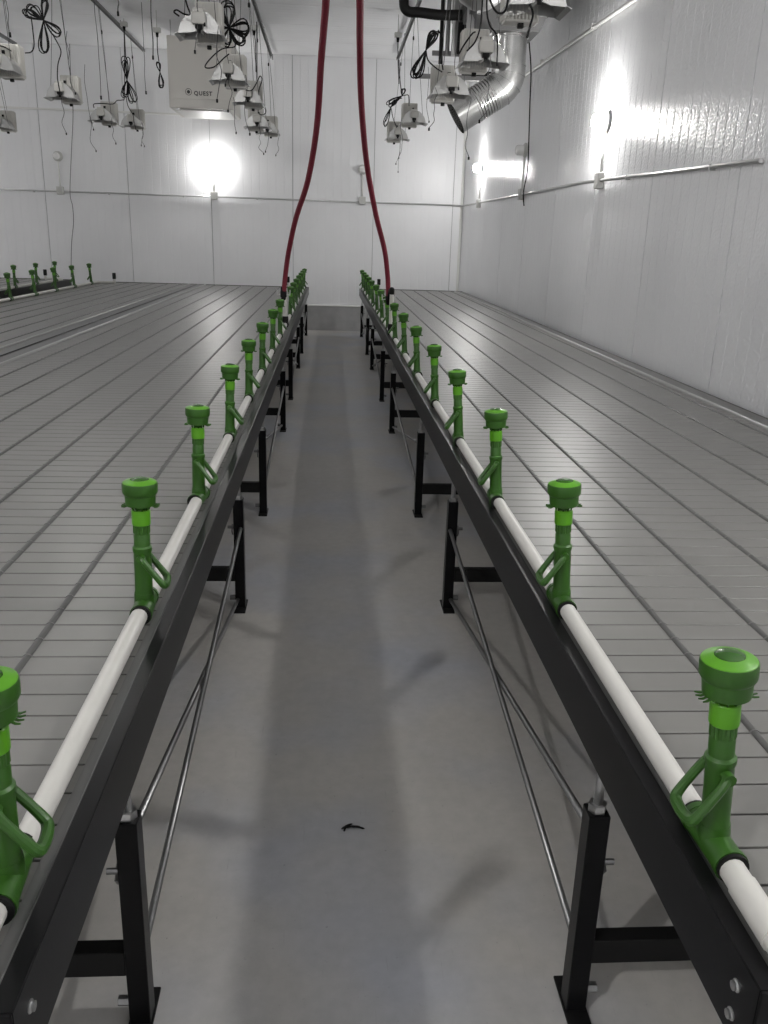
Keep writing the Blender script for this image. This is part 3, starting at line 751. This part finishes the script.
# corrugated flexible length
cp = []; rr = []; nn = 40
for i in range(nn+1):
    cp.append(e0+dirv*Ld*.52*i/nn); rr.append(dr+.002+.004*math.sin(i*2*PI/5))
fx.tube(cp, rr, 32, caps=False); fx.build('corrugated_section', 'duct', R, b, angle=60)
e1 = e0+dirv*Ld*.50; e2 = e0+dirv*Ld
md = MB(); md.tube([e1, e1+dirv*.02, e1+dirv*.021, e2-dirv*.012, e2-dirv*.011, e2], [dr+.006, dr+.006, dr, dr+.002, dr+.008, dr+.008], 32, caps=False)
md.tube([e2, e1+dirv*.03], [dr+.002, dr-.006], 32, caps=False)
md.build('mouth', 'duct', R, b, angle=25)
MB().tube([e1+dirv*.04, e1+dirv*.045], dr-.008, 24).build('dark_disc', 'blackm', R, b)  # matt black disc standing for the duct's dark inside
# support struts and pipes
def tubething(name, pts, r, m_, label, cat, n=12, extra=None, grp=None):
    mb = MB().tube(pts, r, n)
    if extra: extra(mb)
    return tag(mb.build(name, m_), label, cat, grp)
def bar(px0, px1, py, Y, th, lab):
    a, c = at(px0, py, Y), at(px1, py, Y)
    z = (a.z+c.z)/2
    tag(MB().prism([(Y-.0205, z), (Y-.0205, z+th), (Y+.0205, z+th), (Y+.0205, z)], 'x', a.x, c.x).tube([(a.x+.25, Y, z+th), (a.x+.25, Y, ZC-.004)], .007, 6)
        .tube([(c.x-.03, Y, z+th), (c.x-.03, Y, ZC-.004)], .007, 6).build('support_strut', 'strut'), lab, 'strut', 'struts under the air handler')
bar(432, 505, 57, 10.25, .045, 'steel strut bar across, the upper of two behind the lights')
bar(419, 500, 80, 10.4, .045, 'steel strut bar across, the lower of two by the duct')
tubething('pipe', [at(462, 73, 10.7), at(500, 75, 10.7)], .03, 'blackm', 'black horizontal pipe above the white one behind the duct elbow', 'pipe', extra=lambda q: q.tube([at(470, 73.5, 10.7), (at(470, 73.5, 10.7).x, 10.7, ZC-.004)], .006, 6))
tubething('pipe', [at(455, 78, 10.9), at(503, 79, 10.9)], .035, 'pvc', 'white horizontal pipe behind the duct elbow', 'pipe', extra=lambda q: q.tube([at(475, 78.5, 10.9), (at(475, 78.5, 10.9).x, 10.9, ZC-.004)], .006, 6))
Yp = 9.4
tubething('pipe', [Vector((at(404, 0, Yp).x, Yp, ZC-.004))]+smooth_path([at(404, -10, Yp), at(404, 4, Yp), at(405.5, 9, Yp), at(410, 12, Yp), at(420, 12.5, Yp), at(440, 15, Yp), at(462, 15, Yp)], 4), .048, 'rubber', 'thick black insulated pipe bending under the ceiling at the top', 'pipe')
for i, (px, y1_, Y, r, mm, lab) in enumerate(((440, 64, 9.7, .017, 'blackm', 'thin vertical black pipe under the insulated bend'), (447, 55, 9.9, .022, 'strut', 'thin grey vertical pipe, left of the dark column'), (453.5, 56, 9.9, .028, 'cond', 'thick pale vertical pipe beside the dark column'))):
    a = at(px, y1_, Y); tubething('pipe', [(a.x, Y, a.z), (a.x, Y, ZC-.004)], r, mm, lab, 'pipe')
a = at(456.5, 54, 10.0); c = at(465, 54, 10.0)
mb = MB().box(a.x, c.x, 10.0, 10.08, a.z, ZC-.004, .006)
tag(mb.build('hanging_column', 'blackm'), 'dark square column hanging from the ceiling by the vertical pipes', 'column')
a = at(467, 30, 9.3); mb = MB().box(a.x, a.x+.07, 9.3, 9.36, 3.55, ZC-.004, .004)
tag(mb.build('hanging_column', 'cond'), 'pale grey upright channel right of the dark column', 'column')
# shiny round hood at the top edge
h = at(481, -14, 7.6)
R = thing('round_hood', h, 'shiny round metal bowl hood at the top edge above the duct', 'hood')
MB().lathe([(.02, -.17), (.08, -.155), (.16, -.10), (.205, -.02), (.22, .05), (.224, .05), (.21, -.022), (.164, -.105), (.08, -.16), (.02, -.175)], h, 'z', 32).build('bowl', 'alu', R, h)
MB().lathe([(0, -.2), (.018, -.195), (.02, -.165)], h, 'z', 12).build('knob', 'steel', R, h)
MB().tube([h+Vector((0, 0, -.16)), Vector((h.x, h.y, ZC-.004))], .02, 10).build('stem', 'cond', R, h)

# ------------------------------------------------------------------ small scrap on the aisle floor
d = RT*((352-384)/F_PX)+DN*((828-512)/F_PX)+fw; p = CAM+d*(-CAM.z/d.z)
mb = MB()
for (ox, oy, L, a_) in ((0, 0, .05, .1), (-.015, .004, .04, .6), (.018, -.003, .04, -.25), (-.02, -.006, .025, 1.2)):
    c_, s_ = math.cos(a_), math.sin(a_)
    mb.tube(smooth_path([p+Vector((ox-L/2*c_, oy-L/2*s_, .003)), p+Vector((ox, oy, .006)), p+Vector((ox+L/2*c_, oy+L/2*s_, .003))], 4), [.0015]+[.003]*7+[.001], 6)
tag(mb.build('dried_scrap', 'blackm'), 'small dark dried scrap lying in the middle of the aisle floor', 'scrap')

# ------------------------------------------------------------------ light and view
w = bpy.data.worlds.new('world'); S.world = w; w.use_nodes = True
w.node_tree.nodes['Background'].inputs[0].default_value = (.9, .95, 1, 1)
w.node_tree.nodes['Background'].inputs[1].default_value = 0.0
S.view_settings.view_transform = 'Standard'; S.view_settings.look = 'None'
S.view_settings.gamma = 1; S.view_settings.use_curve_mapping = False
S.view_settings.exposure = 0.0
try:
    S.cycles.use_denoising = True; S.cycles.sample_clamp_indirect = 6
    S.cycles.max_bounces = 10; S.cycles.diffuse_bounces = 6
except Exception: pass
